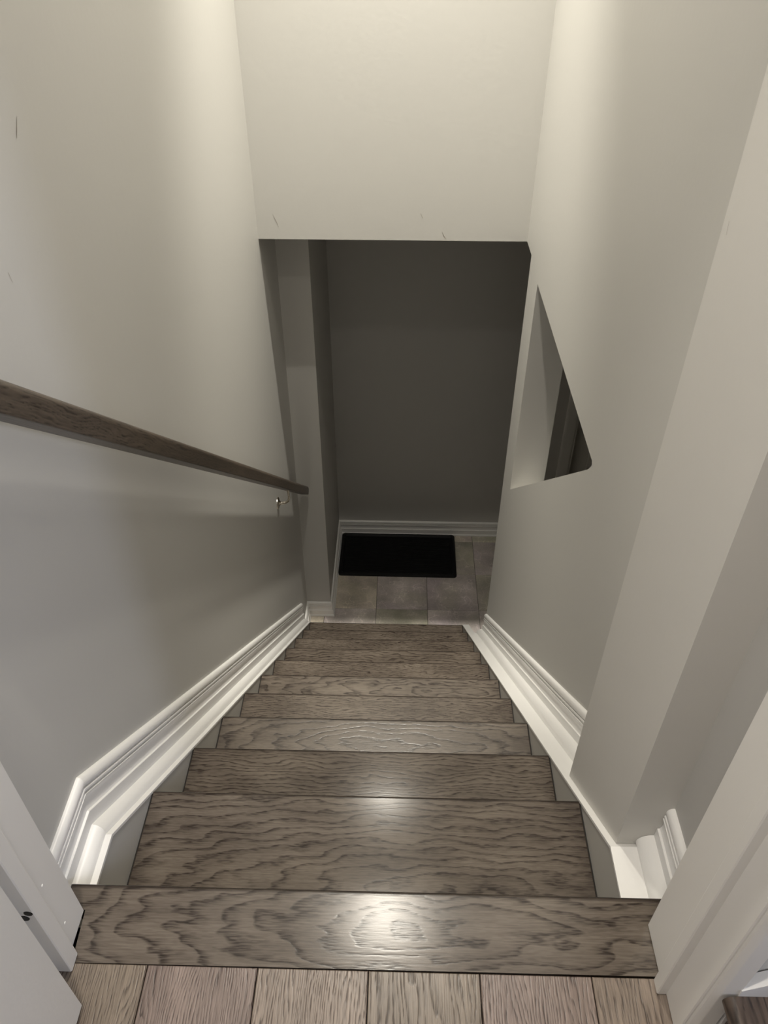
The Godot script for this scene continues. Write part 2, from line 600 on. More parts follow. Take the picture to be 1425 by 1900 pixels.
# A thin smear on a wall's face.
func scuff(parent: Node, pts: Array, nn: Vector3, w: float) -> void:
	var b := Mb.new()
	for i in pts.size() - 1:
		var d: Vector3 = (pts[i + 1] - pts[i]).normalized()
		var s := nn.cross(d) * w * 0.5
		var w0 := 0.35 if i == 0 else 1.0
		var w1 := 0.35 if i == pts.size() - 2 else 1.0
		b.quad(pts[i] - s * w0 + nn * 0.0006, pts[i] + s * w0 + nn * 0.0006, pts[i + 1] + s * w1 + nn * 0.0006, pts[i + 1] - s * w1 + nn * 0.0006, nn)
	put("scuff_mark", b, M.scuff, parent)

func right_wall() -> void:
	# the wall right of the stairs with its triangular opening, 0.13 thick
	var zt := -1.652                                                # far edge of the opening
	var zn := -0.655                                                # near end of the opening
	var yt := 2.342                                                 # its level top
	var yb0 := 1.478                                                # bottom at the far edge
	var yb1 := 2.325                                                # bottom at the near end
	var x0 := XR
	var x1 := XR + 0.13
	var ze := -1.838                                                # end of the wall at the landing
	var b := Mb.new()
	var hole := P2([zt, yt, zt, yb0, zn - 0.022, yb1 - 0.022, zn - 0.008, yb1 - 0.006, zn, yb1 + 0.004, zn + 0.002, yt - 0.006, zn - 0.004, yt])
	for e in 2:
		var x := x0 if e == 0 else x1
		var nn := Vector3(-1 if e == 0 else 1, 0, 0)
		var f := func(zy: PackedVector2Array) -> void:
			var pts := PackedVector3Array()
			for p in zy:
				pts.append(Vector3(x, p.y, p.x))
			b.poly(pts, nn)
		var zm := zn + 0.002
		f.call(P2([zm, 0, ZN, 0, ZN, CEIL, zm, CEIL]))
		f.call(P2([zt, yt, zn - 0.004, yt, zm, yt, zm, CEIL, zt, CEIL]))
		f.call(P2([zt, yb0, zt, 0, zm, 0, zm, yt, zm, yt - 0.006, zn, yb1 + 0.004, zn - 0.008, yb1 - 0.006, zn - 0.022, yb1 - 0.022]))
		f.call(P2([zm, yt - 0.006, zm, yt, zn - 0.004, yt]))
		f.call(P2([ze, 0, zt, 0, zt, CEIL, ZH - 0.12, CEIL, ZH - 0.12, YH, ze, YH]))
	var outer := P2([ze, 0, ZN, 0, ZN, CEIL, ZH - 0.12, CEIL, ZH - 0.12, YH, ze, YH])
	for set_ in [[outer, 1.0], [hole, 1.0]]:
		var pl: PackedVector2Array = set_[0]
		for i in pl.size():
			var p := pl[i]
			var q := pl[(i + 1) % pl.size()]
			var d := (q - p).normalized()
			b.quad(Vector3(x0, p.y, p.x), Vector3(x1, p.y, p.x), Vector3(x1, q.y, q.x), Vector3(x0, q.y, q.x), Vector3(0, -d.x, d.y))
	var w := put("wall_right", b, M.wall)
	tag(w, "grey wall right of the stairs with a triangular opening", "wall", "", "structure")
	# the boxed-out pier that stands on the stringer cap
	var p := Mb.new()
	var xp := 0.432
	var za := -0.112
	var zb := 0.157
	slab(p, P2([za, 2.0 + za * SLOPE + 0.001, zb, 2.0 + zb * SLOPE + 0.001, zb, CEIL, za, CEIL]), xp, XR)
	tag(put("wall_pier", p, M.pier), "boxed out wall pier, lightened in place of light, standing on the right stringer cap", "wall", "", "structure")
	var pier := get_node("wall_pier")
	scuff(pier, [Vector3(xp, 3.09, -0.096), Vector3(xp, 3.075, -0.093)], Vector3.LEFT, 0.0014)

func tread_textures() -> Array:
	var dark := Color(0.185, 0.158, 0.140)
	var light := Color(0.475, 0.437, 0.396)
	var gaps := [0.0145, 0.0150, 0.0095, 0.0150, 0.0068, 0.0115, 0.0072, 0.0120, 0.0066, 0.0074, 0.0110]
	var tapers := [0.24, 0.16, 0.03, 0.22, 0.07, 0.10, 0.06, 0.12, 0.07, 0.16, 0.10]
	var spots := [Vector2(0.55, 0.20), Vector2(0.62, 0.55), Vector2(0.5, 0.85), Vector2(0.5, 0.28), Vector2(0.3, 1.9), Vector2(0.7, 0.2), Vector2(0.4, 1.7), Vector2(0.3, 0.3), Vector2(0.5, 2.1), Vector2(0.6, 1.6), Vector2(0.4, 0.4)]
	var out := []
	for k in 11:
		var big := k <= 3
		var w := 1024 if big else 640
		var h := 384 if big else 224
		out.append(oak(100 + k * 17, w, h, 0.9, 0.34, dark, light, gaps[k], tapers[k], spots[k], true))
	return out

func board(b: Mb, x0: float, x1: float, zf: float, zb: float, top: float, thick: float, r: float, eb := 0.0015) -> void:
	# a board that runs along x, with a bullnosed far edge at zf
	var prof := PackedVector2Array()
	for i in 6:                                                     # top far corner
		var a := PI / 2 * i / 5.0
		prof.append(Vector2(zf + r - r * sin(a), top - r + r * cos(a)))
	for i in 6:
		var a := PI / 2 * i / 5.0
		prof.append(Vector2(zf + r - r * cos(a), top - thick + r - r * sin(a)))
	prof.append(Vector2(zb, top - thick))
	if eb > 0.0:
		prof.append(Vector2(zb, top - eb))
	prof.append(Vector2(zb - eb, top))
	var nr := profile_normals(prof, 0.9)
	var n := prof.size()
	var e := 0.0016
	for j in n:
		var p := prof[j]
		var q := prof[(j + 1) % n]
		var np: Vector2 = nr[j][0]
		var nq: Vector2 = nr[j][1]
		var v0 := (p.x - zf + (top - p.y) * 0.3) / 0.34 + 0.03
		var v1 := (q.x - zf + (top - q.y) * 0.3) / 0.34 + 0.03
		var A := Vector3(x0 + e, p.y, p.x)
		var B := Vector3(x1 - e, p.y, p.x)
		var C := Vector3(x1 - e, q.y, q.x)
		var D := Vector3(x0 + e, q.y, q.x)
		var n3 := Vector3(0, np.y, np.x)
		var m3 := Vector3(0, nq.y, nq.x)
		b.tri(A, B, C, n3, n3, m3, Vector2(0.02, v0), Vector2(0.98, v0), Vector2(0.98, v1))
		b.tri(A, C, D, n3, m3, m3, Vector2(0.02, v0), Vector2(0.98, v1), Vector2(0.02, v1))
	var c := Vector2(0.5 * (zf + zb), top - thick * 0.5)            # ends, with a small chamfer
	for s in 2:
		var xs := x0 if s == 0 else x1
		var xe := x0 + e if s == 0 else x1 - e
		var nn := Vector3(-1 if s == 0 else 1, 0, 0)
		var inner := PackedVector3Array()
		for j in n:
			var p := prof[j]
			var q := prof[(j + 1) % n]
			var pi2 := Vector2(clampf(p.x, zf + e, zb - e), clampf(p.y, top - thick + e, top - e))
			var qi := Vector2(clampf(q.x, zf + e, zb - e), clampf(q.y, top - thick + e, top - e))
			var fn := Vector3(0, nr[j][0].y, nr[j][0].x)
			var cn := (nn + fn).normalized()
			b.quad(Vector3(xe, p.y, p.x), Vector3(xe, q.y, q.x), Vector3(xs, qi.y, qi.x), Vector3(xs, pi2.y, pi2.x), cn)
			b.tri(Vector3(xs, c.y, c.x), Vector3(xs, pi2.y, pi2.x), Vector3(xs, qi.y, qi.x), nn, nn, nn, Vector2(0.5, 0.5), Vector2(0.55, 0.5), Vector2(0.52, 0.53))

func staircase() -> void:
	var t := thing("staircase", "dark oak stair treads going down between white stringer caps", "staircase", Vector3.ZERO)
	var tex := tread_textures()
	for k in range(1, 11):
		var top := 2.0 - RISE * (k - 1)
		var zf := -(k - 1) * RUN
		var zb := 0.2955 if k == 1 else zf + RUN + 0.0225
		var m := wood(tex[k], 0.27 if k == 3 else (0.17 if k < 3 else 0.24), 0.08 if k == 3 else (0.010 if k < 3 else 0.02))
		m.metallic_specular = [0.4, 0.34, 0.34, 0.5, 0.4, 0.5, 0.4, 0.4, 0.4, 0.4, 0.4][k]   # how worn the lacquer is
		var b := Mb.new()
		board(b, -WX, WX, zf, zb, top, 0.027, 0.006)
		put("tread", b, m, t)
		var r := Mb.new()                                           # the riser under its nosing
		box(r, Vector3(-WX, top - RISE + 0.0005, zf + 0.0235), Vector3(WX, top - 0.0275, zf + 0.042), 0.0008)
		put("riser", r, m, t)
	var r0 := Mb.new()
	var m0 := wood(tex[0], 0.21, 0.03)
	m0.metallic_specular = 0.42
	box(r0, Vector3(-WX, 2.0005, 0.2965), Vector3(WX, 2.1695, 0.3125), 0.0008)
	put("riser", r0, m0, t)
	# the nosing board of the hall floor: wide in front of the jambs, narrow between them
	var nb := Mb.new()
	board(nb, -0.438, 0.469, 0.2735, 0.3135, 2.2, 0.03, 0.006, 0.0)
	nosing_back(nb)
	var n1 := put("nosing_board", nb, m0, t)
	n1.set_meta("label", "rounded oak nosing at the head of the stairs")
	# dark seams where the boards meet the stringers
	for s in [-1.0, 1.0]:
		for k in range(1, 11):
			var top := 2.0 - RISE * (k - 1)
			var zf := -(k - 1) * RUN
			var zb := 0.294 if k == 1 else zf + RUN + 0.02
			var b := Mb.new()
			box(b, Vector3(minf(s * WX, s * (WX + 0.0022)), top - 0.02, zf + 0.006), Vector3(maxf(s * WX, s * (WX + 0.0022)), top - 0.0025, zb))
			put("joint", b, M.caulk, t)
	# stringers: grey skirts, white caps
	for s in [-1.0, 1.0]:
		var inner: float = s * (WX + 0.0024)
		var outer: float = XL + 0.0012 if s < 0 else XR - 0.0012
		var yl := 2.145
		var zl := 0.145 / SLOPE
		var ze := -2.082
		var body := Mb.new()
		var cap_t := 0.005
		var zy := P2([0.315, yl - cap_t, zl, yl - cap_t, ze, 2.0 + ze * SLOPE - cap_t, ze, 0.0, ze + 0.25, 0.0, 0.315, 1.75])
		var ow := outer
		if s > 0:
			# beyond the wall's end the stringer stands free and is thinner
			zy = P2([0.315, yl - cap_t, zl, yl - cap_t, -1.836, 2.0 - 1.836 * SLOPE - cap_t, -1.836, 0.0, 0.0, 1.4, 0.315, 1.75])
			slab(body, P2([-1.836, 2.0 - 1.836 * SLOPE - cap_t, ze, 2.0 + ze * SLOPE - cap_t, ze, 0.0, -1.836, 0.0]), inner, inner + 0.032)
		slab(body, zy, minf(inner, ow), maxf(inner, ow))
		var st := put("stringer", body, M.skirt, t)
		var cap := Mb.new()
		var dz := cap_t / cos(atan(SLOPE))
		var top_line := P2([0.272, yl, zl, yl, ze, 2.0 + ze * SLOPE])
		if s > 0:
			top_line = P2([0.272, yl, zl, yl, -1.836, 2.0 - 1.836 * SLOPE])
			slab(cap, P2([-1.836, 2.0 - 1.836 * SLOPE, ze - 0.002, 2.0 + (ze - 0.002) * SLOPE, ze - 0.002, 2.0 + (ze - 0.002) * SLOPE - dz, -1.836, 2.0 - 1.836 * SLOPE - dz]), inner - 0.0015, inner + 0.034)
		slab(cap, P2([0.272, yl, zl, yl, top_line[2].x, top_line[2].y, top_line[2].x, top_line[2].y - dz, zl, yl - dz, 0.272, yl - dz]), minf(inner - s * 0.0015, outer), maxf(inner - s * 0.0015, outer))
		put("stringer_cap", cap, M.white, st)

func nosing_back(b: Mb) -> void:
	var y := 2.2
	var pts := [Vector3(JL + 0.001, y, 0.3135), Vector3(JR - 0.0005, y, 0.3135), Vector3(JR - 0.0005, y, 0.384), Vector3(JL + 0.009, y, 0.386), Vector3(JL + 0.004, y, 0.372)]
	var uvs := []
	for p in pts:
		uvs.append(Vector2((p.x + 0.4364) / 0.9038 * 0.96 + 0.02, (p.z - 0.2735) / 0.34 + 0.03))
	for i in range(1, pts.size() - 1):
		b.tri(pts[0], pts[i], pts[i + 1], Vector3.UP, Vector3.UP, Vector3.UP, uvs[0], uvs[i], uvs[i + 1])
	for i in pts.size():
		var p: Vector3 = pts[i]
		var q: Vector3 = pts[(i + 1) % pts.size()]
		var nn := Vector3.UP.cross(p - q).normalized()
		b.quad(p, q, q - Vector3(0, 0.018, 0), p - Vector3(0, 0.018, 0), nn)

func base_profile(shoe := false) -> PackedVector2Array:
	var p := P2([0, 0, 0, 0.0150, 0.0425, 0.0150, 0.0445, 0.0142, 0.0452, 0.0105, 0.049, 0.0090, 0.056, 0.0082, 0.064, 0.0086, 0.0705, 0.0104, 0.0745, 0.0122, 0.0768, 0.0126, 0.0776, 0.0068,
		0.0802, 0.0068, 0.0808, 0.0116, 0.0838, 0.0124, 0.0862, 0.0116, 0.0868, 0.0062, 0.0894, 0.0062, 0.0900, 0.0108, 0.094, 0.0118, 0.099, 0.0112, 0.1035, 0.0090, 0.1062, 0.0060, 0.107, 0.003, 0.107, 0])
	if shoe:
		var q := P2([0, 0, 0, 0.0205, 0.006, 0.0203, 0.0105, 0.0185, 0.0125, 0.0150])
		q.append_array(p.slice(2))
		return q
	return p

func quarter(r: float, d0: float) -> PackedVector2Array:
	# quarter round: foot on the cap, back against a baseboard that is d0 thick
	var p := PackedVector2Array([Vector2(0, d0)])
	p.append(Vector2(0, d0 + r))
	for i in range(1, 9):
		var a := PI / 2 * i / 8.0
		p.append(Vector2(r * 0.86 * sin(a), d0 + r * cos(a)))
	return p

func baseboards() -> void:
	var yl := 2.145
	var zl := 0.145 / SLOPE
	var y_at := func(z: float) -> float: return 2.0 + z * SLOPE
	# along the left wall: level at the head, then down the slope
	var b := Mb.new()
	var e := Vector3(XL, y_at.call(-2.105), -2.105)
	sweep(b, [Vector3(XL, yl, 0.3195), Vector3(XL, yl, zl), e], Vector3.RIGHT, base_profile(), Vector3.ZERO, Vector3.UP)
	var o := put("baseboard_left", b, M.white)
	tag(o, "white moulded baseboard sloping down the left wall", "baseboard", "", "structure")
	var q := Mb.new()
	sweep(q, [Vector3(XL, yl + 0.0003, 0.2725), Vector3(XL, yl + 0.0003, zl), Vector3(XL, y_at.call(-2.08) + 0.0004, -2.08)], Vector3.RIGHT, quarter(0.0215, 0.0148), Vector3.ZERO, Vector3.UP)
	put("quarter_round", q, M.white, o)
	# along the right wall, from the landing up to the pier, and again behind the pier
	b = Mb.new()
	sweep(b, [Vector3(XR, y_at.call(-1.836), -1.836), Vector3(XR, y_at.call(-0.1125), -0.1125)], Vector3.LEFT, base_profile(), Vector3.UP, Vector3.UP)
	o = put("baseboard_right", b, M.white)
	tag(o, "white moulded baseboard sloping down the right wall", "baseboard", "", "structure")
	q = Mb.new()
	sweep(q, [Vector3(XR, y_at.call(-1.836) + 0.0004, -1.836), Vector3(XR, y_at.call(-0.1125) + 0.0004, -0.1125)], Vector3.LEFT, quarter(0.026, 0.0148), Vector3.UP, Vector3.UP)
	put("quarter_round", q, M.white, o)
	b = Mb.new()
	sweep(b, [Vector3(XR, yl, 0.1575), Vector3(XR, yl, 0.3195)], Vector3.LEFT, base_profile())
	o = put("baseboard_short", b, M.white)
	tag(o, "short piece of white baseboard between the pier and the doorway", "baseboard", "", "structure")
	q = Mb.new()
	sweep(q, [Vector3(XR, yl + 0.0003, 0.1575), Vector3(XR, yl + 0.0003, 0.2725)], Vector3.LEFT, quarter(0.026, 0.0148))
	put("quarter_round", q, M.white, o)
	# round the landing
	b = Mb.new()
	sweep(b, [Vector3(1.015, 0, ZB), Vector3(-0.33, 0, ZB), Vector3(-0.33, 0, -2.32), Vector3(XL, 0, -2.32), Vector3(XL, 0, -2.088)], Vector3.UP, flipped(base_profile(true)))
	o = put("baseboard_back", b, M.white)
	tag(o, "white moulded baseboard stepping round the tiled landing behind the mat", "baseboard", "", "structure")

func flipped(p: PackedVector2Array) -> PackedVector2Array:
	for i in p.size():
		p[i] = Vector2(p[i].y, p[i].x)
	return p

func doorway() -> void:
	# the wall that the doorway is cut through
	var head := 4.42
	wallbox("wall_near_left", Vector3(-1.3, 2.2, ZN), Vector3(JL - 0.018, CEIL, ZD - 0.003), "narrow wall strip left of the doorway")
	wallbox("wall_near_right", Vector3(JR + 0.018, 2.2, ZN), Vector3(2.3, CEIL, ZD - 0.003), "wall right of the doorway, behind the rising steps")
	wallbox("wall_near_top", Vector3(JL - 0.018, head + 0.018, ZN), Vector3(JR + 0.018, CEIL, ZD - 0.003), "wall above the doorway")
	var t := thing("trim_1", "grey white painted jamb left of the stair head, beside the open door", "door frame", Vector3(JL, 2.2, ZN), "structure")
	frame_side(t, Vector3(JL, 2.2, ZN), 1.0, head, 0.372, 0.399, -0.015, 0.0, 0.0105)
	var hinge := Mb.new()                                           # lowest hinge, its leaf let into the rebate
	box(hinge, Vector3(-0.0155, 0.192, 0.0815), Vector3(-0.0134, 0.282, 0.118), 0.0006)
	put("hinge_leaf", hinge, M.jamb, t)
	hinge = Mb.new()
	lathe(hinge, Vector3(0.003, 0.190, 0.0785), Vector3.BACK, [Vector2(0.0062, 0.0), Vector2(0.0055, 0.0012), Vector2(0.0, 0.0014)], 16)
	lathe(hinge, Vector3(-0.006, 0.176, 0.0785), Vector3.BACK, [Vector2(0.0072, 0.0), Vector2(0.0066, 0.0012), Vector2(0.0, 0.0014)], 16)
	put("hinge_gap", hinge, M.bronze, t)
	var nail := Mb.new()
	for p in [Vector3(0.0, 0.172, 0.036), Vector3(0.0, 0.058, 0.036)]:
		lathe(nail, p, Vector3.RIGHT, [Vector2(0.0022, 0.0), Vector2(0.0014, 0.0009), Vector2(0.0, 0.001)], 10)
	put("paint_chip", nail, M.nick, t)
	t = thing("trim_2", "grey white painted jamb right of the stair head, beside the rising steps", "door frame", Vector3(JR, 2.2, ZN), "structure")
	frame_side(t, Vector3(JR, 2.2, ZN), -1.0, head, 0.386, 0.407, -0.0005, 0.003, 0.0125)
	# narrow casing on the hall side
	var c := Mb.new()
	sweep(c, [Vector3(0.004, 0.004, ZD - ZN), Vector3(0.004, head - 2.2, ZD - ZN)], Vector3.BACK, P2([0, 0, 0, 0.004, -0.006, 0.009, -0.008, 0.0095, -0.022, 0.012, -0.0235, 0.0125, -0.0255, 0.011, -0.0255, 0]))
	put("casing", c, M.jamb, t)
	var nick := Mb.new()
	for p in [Vector3(0, 0.295, 0.075), Vector3(0, 0.288, 0.079), Vector3(0, 0.281, 0.072)]:
		box(nick, p + Vector3(-0.0006, -0.012, -0.001), p + Vector3(0.0003, 0.006, 0.001))
	put("paint_chip", nick, M.nick, t)
	t = thing("trim_3", "painted head jamb across the top of the doorway", "door frame", Vector3(0, head, ZN), "structure")
	var h := Mb.new()
	box(h, Vector3(JL - 0.018, 0, -0.005), Vector3(JR + 0.018, 0.018, ZD - ZN), 0.001)
	put("head_jamb", h, M.jamb, t)
	h = Mb.new()
	box(h, Vector3(JL + 0.0105, -0.0105, 0.052), Vector3(JR - 0.0105, 0.0, 0.078), 0.0015)
	put("stop", h, M.jamb, t)
	# the open door, folded back into the hall
	var d := thing("door_1", "plain off white door standing open at the left edge", "door", Vector3(-0.364, 2.21, 0.4415), "structure")
	var s := Mb.new()
	box(s, Vector3(-0.035, 0, 0), Vector3(0, 2.19, 0.80), 0.0018)
	put("door_slab", s, M.door, d)
	var kn := Mb.new()
	for sd in [1.0, -1.0]:
		var x := 0.0 if sd > 0 else -0.035
		lathe(kn, Vector3(x, 0.95, 0.735), Vector3(sd, 0, 0), [Vector2(0.031, 0.0), Vector2(0.030, 0.006), Vector2(0.012, 0.009), Vector2(0.011, 0.028), Vector2(0.022, 0.036), Vector2(0.027, 0.048), Vector2(0.022, 0.058), Vector2(0.0, 0.062)], 24)
	put("door_knob", kn, M.nickel, d)

func frame_side(t: Node3D, base: Vector3, s: float, head: float, z0: float, z1: float, hall_face: float, stair_face: float, stop_face: float) -> void:
	# a rebated jamb in plan: the stair side, the stop, then the rebate that the door closes into
	var back := -0.0178
	var e := 0.0015
	var prof := P2([-0.006, back, -0.006, stair_face - e, -0.006 + e, stair_face, z0 - ZN - 0.004, stair_face, z0 - ZN, stair_face + 0.002, z0 - ZN + 0.002, stop_face - 0.001, z0 - ZN + 0.004, stop_face,
		z1 - ZN - e, stop_face, z1 - ZN, stop_face - e, z1 - ZN, hall_face, ZD - ZN - e, hall_face, ZD - ZN, hall_face - e if hall_face > -0.012 else hall_face - 0.0005, ZD - ZN, back])
	var b := Mb.new()
	# swept upwards: x of the profile runs along z, y away from the wall
	var perp := Vector3(0, 0, 1)
	for i in prof.size():
		var p := prof[i]
		var q := prof[(i + 1) % prof.size()]
		var d := (q - p).normalized()
		var nn := Vector3(s * d.x, 0, -d.y)
		if prof_area(prof) > 0.0:
			nn = -nn
		b.quad(Vector3(p.y * s, 0.003, p.x), Vector3(q.y * s, 0.003, q.x), Vector3(q.y * s, head - base.y, q.x), Vector3(p.y * s, head - base.y, p.x), nn)
	for y in [0.003, head - base.y]:
		var pts := PackedVector3Array()
		for p in prof:
			pts.append(Vector3(p.y * s, y, p.x))
		b.poly(pts, Vector3(0, -1 if y < 0.1 else 1, 0))
	put("jamb", b, M.jamb, t)

func prof_area(p: PackedVector2Array) -> float:
	var a := 0.0
	for i in p.size():
		a += p[i].cross(p[(i + 1) % p.size()])
	return a

func hall() -> void:
	# floorboards along z
	var sub := Mb.new()
	box(sub, Vector3(-1.3, 2.0, 0.372), Vector3(2.3, 2.1845, 2.5))
	var f := put("floor_hall", sub, M.caulk)
	tag(f, "light grey brown oak floorboards before the stair head", "floor", "", "structure")
	var dark := Color(0.27, 0.235, 0.215)
	var light := Color(0.66, 0.615, 0.575)
	var tex := []
	for i in 4:
		tex.append(oak(700 + i * 29, 768, 256, 0.8, 0.165, dark, light, [0.0045, 0.0052, 0.0042, 0.0070][i], [0.01, 0.01, 0.01, 0.06][i], [Vector2(0.5, 2.2), Vector2(0.4, -0.9), Vector2(0.5, 3.0), Vector2(0.1, 0.6)][i]))
	var mats := []
	for i in 4:
		for c in [Color(1, 0.975, 0.95), Color(0.97, 0.93, 0.93), Color(0.92, 0.90, 0.86)]:
			mats.append(wood(tex[i], 0.30, 0.09, c * Color(0.93, 0.93, 0.93)))
	var rng := RandomNumberGenerator.new()
	rng.seed = 5
	for i in range(-7, 3):
		var x0 := 0.024 + 0.1575 * i
		var x1 := x0 + 0.1575
		x1 = minf(x1, 0.472)
		var z := 0.3865
		var first := true
		while z < 2.39:
			var z1 := minf(2.4, z + (rng.randf_range(0.55, 1.2) if first else 1.1))
			if 2.4 - z1 < 0.1:
				z1 = 2.4
			var b := Mb.new()
			plank(b, x0 + 0.0007, x1 - 0.0007, z, z1 - 0.001, 2.2, rng.randf())
			put("plank", b, mats[(i + 7) * 5 % 12 if first else rng.randi() % 12], f)
			z = z1
			first = false
	wallbox("wall_hall_left", Vector3(-1.3, 2.2, ZD), Vector3(-1.2, CEIL, 2.5), "left wall of the hall")
	wallbox("wall_hall_back", Vector3(-1.2, 2.2, 2.4), Vector3(2.3, CEIL, 2.5), "hall wall behind the camera")
	wallbox("wall_hall_right", Vector3(2.2, 2.2, ZD), Vector3(2.3, CEIL, 2.4), "right wall of the hall at the top of the rising steps")
	# steps that rise to the right
	var st := thing("staircase_001", "dark oak steps rising to the right beyond the doorway jamb", "staircase", Vector3.ZERO)
	var wm := wood(tex[1], 0.35, 0.06, Color(0.60, 0.56, 0.53))
	for k in 7:
		var top := 2.385 + 0.185 * k
		var xn := 0.449 + 0.2305 * k
		var b := Mb.new()
		step_board(b, xn, xn + 0.255, 0.469, 1.40, top)
		put("tread", b, wm, st)
		b = Mb.new()
		box(b, Vector3(xn + 0.024, top - 0.185 + (0.0005 if k > 0 else 0.0), 0.469), Vector3(xn + 0.042, top - 0.0285, 1.40), 0.001)
		put("riser", b, wm, st)
	var sk := Mb.new()
	var s2 := 0.185 / 0.2305
	var pts := [Vector2(0.464, 2.40), Vector2(2.0, 2.40 + 1.536 * s2), Vector2(2.0, 2.2), Vector2(0.474, 2.2)]
	for e in 2:
		var z := ZD - 0.0015 if e == 0 else 0.469
		var pp := PackedVector3Array()
		for p in pts:
			pp.append(Vector3(p.x, p.y, z))
		sk.poly(pp, Vector3(0, 0, -1 if e == 0 else 1))
	for i in 4:
		var p: Vector2 = pts[i]
		var q: Vector2 = pts[(i + 1) % 4]
		var d := (q - p).normalized()
		sk.quad(Vector3(p.x, p.y, ZD - 0.0015), Vector3(q.x, q.y, ZD - 0.0015), Vector3(q.x, q.y, 0.469), Vector3(p.x, p.y, 0.469), Vector3(-d.y, d.x, 0))
	put("skirting", sk, M.white, st)
	# a door in the basement, seen dimly through the triangular opening
	var d2 := thing("door_2", "dim panelled basement door seen through the triangular opening", "door", Vector3(1.09, 0, ZB), "structure")
	var c := Mb.new()
	var prof := P2([0, 0, 0, 0.006, 0.008, 0.010, 0.03, 0.012, 0.05, 0.015, 0.058, 0.017, 0.066, 0.015, 0.068, 0])
	sweep(c, [Vector3(0.006, 0, 0), Vector3(0.006, 2.044, 0), Vector3(0.754, 2.044, 0), Vector3(0.754, 0, 0)], Vector3.BACK, prof)
	put("casing", c, M.jamb, d2)
	c = Mb.new()
	box(c, Vector3(0.0, 0, -0.13), Vector3(0.018, 2.05, 0.0))
	box(c, Vector3(0.742, 0, -0.13), Vector3(0.76, 2.05, 0.0))
	box(c, Vector3(0.018, 2.032, -0.13), Vector3(0.742, 2.05, 0.0))
	put("jamb", c, M.jamb, d2)
	c = Mb.new()
	box(c, Vector3(0.021, 0.01, -0.10), Vector3(0.739, 2.03, -0.065), 0.002)
	put("door_slab", c, M.door, d2)
	for y in [[0.2, 0.95], [1.1, 1.85]]:
		c = Mb.new()
		box(c, Vector3(0.13, y[0], -0.066), Vector3(0.63, y[1], -0.058), 0.006)
		put("panel", c, M.door, d2)
	c = Mb.new()
	lathe(c, Vector3(0.675, 0.98, -0.065), Vector3.BACK, [Vector2(0.03, 0.0), Vector2(0.012, 0.008), Vector2(0.011, 0.03), Vector2(0.026, 0.045), Vector2(0.02, 0.058), Vector2(0.0, 0.062)], 20)
	put("door_knob", c, M.nickel, d2)

func plank(b: Mb, x0: float, x1: float, z0: float, z1: float, top: float, ou: float) -> void:
	var e := 0.0013
	var lo := top - 0.015
	var q := func(p: Vector3) -> Vector2: return Vector2(p.z / 0.8 + ou * 3.0, (p.x - x0) / 0.165 + 0.01)
	var t := [Vector3(x0 + e, top, z0 + e), Vector3(x1 - e, top, z0 + e), Vector3(x1 - e, top, z1 - e), Vector3(x0 + e, top, z1 - e)]
	var m := [Vector3(x0, top - e, z0), Vector3(x1, top - e, z0), Vector3(x1, top - e, z1), Vector3(x0, top - e, z1)]
	b.tri(t[0], t[1], t[2], Vector3.UP, Vector3.UP, Vector3.UP, q.call(t[0]), q.call(t[1]), q.call(t[2]))
	b.tri(t[0], t[2], t[3], Vector3.UP, Vector3.UP, Vector3.UP, q.call(t[0]), q.call(t[2]), q.call(t[3]))
	var side := [Vector3.FORWARD, Vector3.RIGHT, Vector3.BACK, Vector3.LEFT]
	for i in 4:
		var j := (i + 1) % 4
		var nn: Vector3 = (side[i] + Vector3.UP).normalized()
		b.tri(m[i], m[j], t[j], nn, nn, nn, q.call(m[i]), q.call(m[j]), q.call(t[j]))
		b.tri(m[i], t[j], t[i], nn, nn, nn, q.call(m[i]), q.call(t[j]), q.call(t[i]))
		var d0: Vector3 = m[i]
		var d1: Vector3 = m[j]
		b.quad(d0, d1, Vector3(d1.x, lo, d1.z), Vector3(d0.x, lo, d0.z), side[i])

func step_board(b: Mb, x0: float, x1: float, z0: float, z1: float, top: float) -> void:
	var r := 0.013
	var prof := PackedVector2Array()
	for i in 9:
		var a := PI * i / 8.0
		prof.append(Vector2(x0 + r - r * sin(a), top - r + r * cos(a)))
	prof.append(Vector2(x1, top - 2 * r))
	prof.append(Vector2(x1, top))
	var nr := profile_normals(prof, 0.9)
	for j in prof.size():
		var p := prof[j]
		var q := prof[(j + 1) % prof.size()]
		var n0 := Vector3(nr[j][0].x, nr[j][0].y, 0)
		var n1 := Vector3(nr[j][1].x, nr[j][1].y, 0)
		var v0 := (p.x - x0 + top - p.y) / 0.33
		var v1 := (q.x - x0 + top - q.y) / 0.33
		b.tri(Vector3(p.x, p.y, z0), Vector3(p.x, p.y, z1), Vector3(q.x, q.y, z1), n0, n0, n1, Vector2(z0, v0), Vector2(z1, v0), Vector2(z1, v1))
		b.tri(Vector3(p.x, p.y, z0), Vector3(q.x, q.y, z1), Vector3(q.x, q.y, z0), n0, n1, n1, Vector2(z0, v0), Vector2(z1, v1), Vector2(z0, v1))
	for e in 2:
		var pts := PackedVector3Array()
		for p in prof:
			pts.append(Vector3(p.x, p.y, z0 if e == 0 else z1))
		b.poly(pts, Vector3(0, 0, -1 if e == 0 else 1))

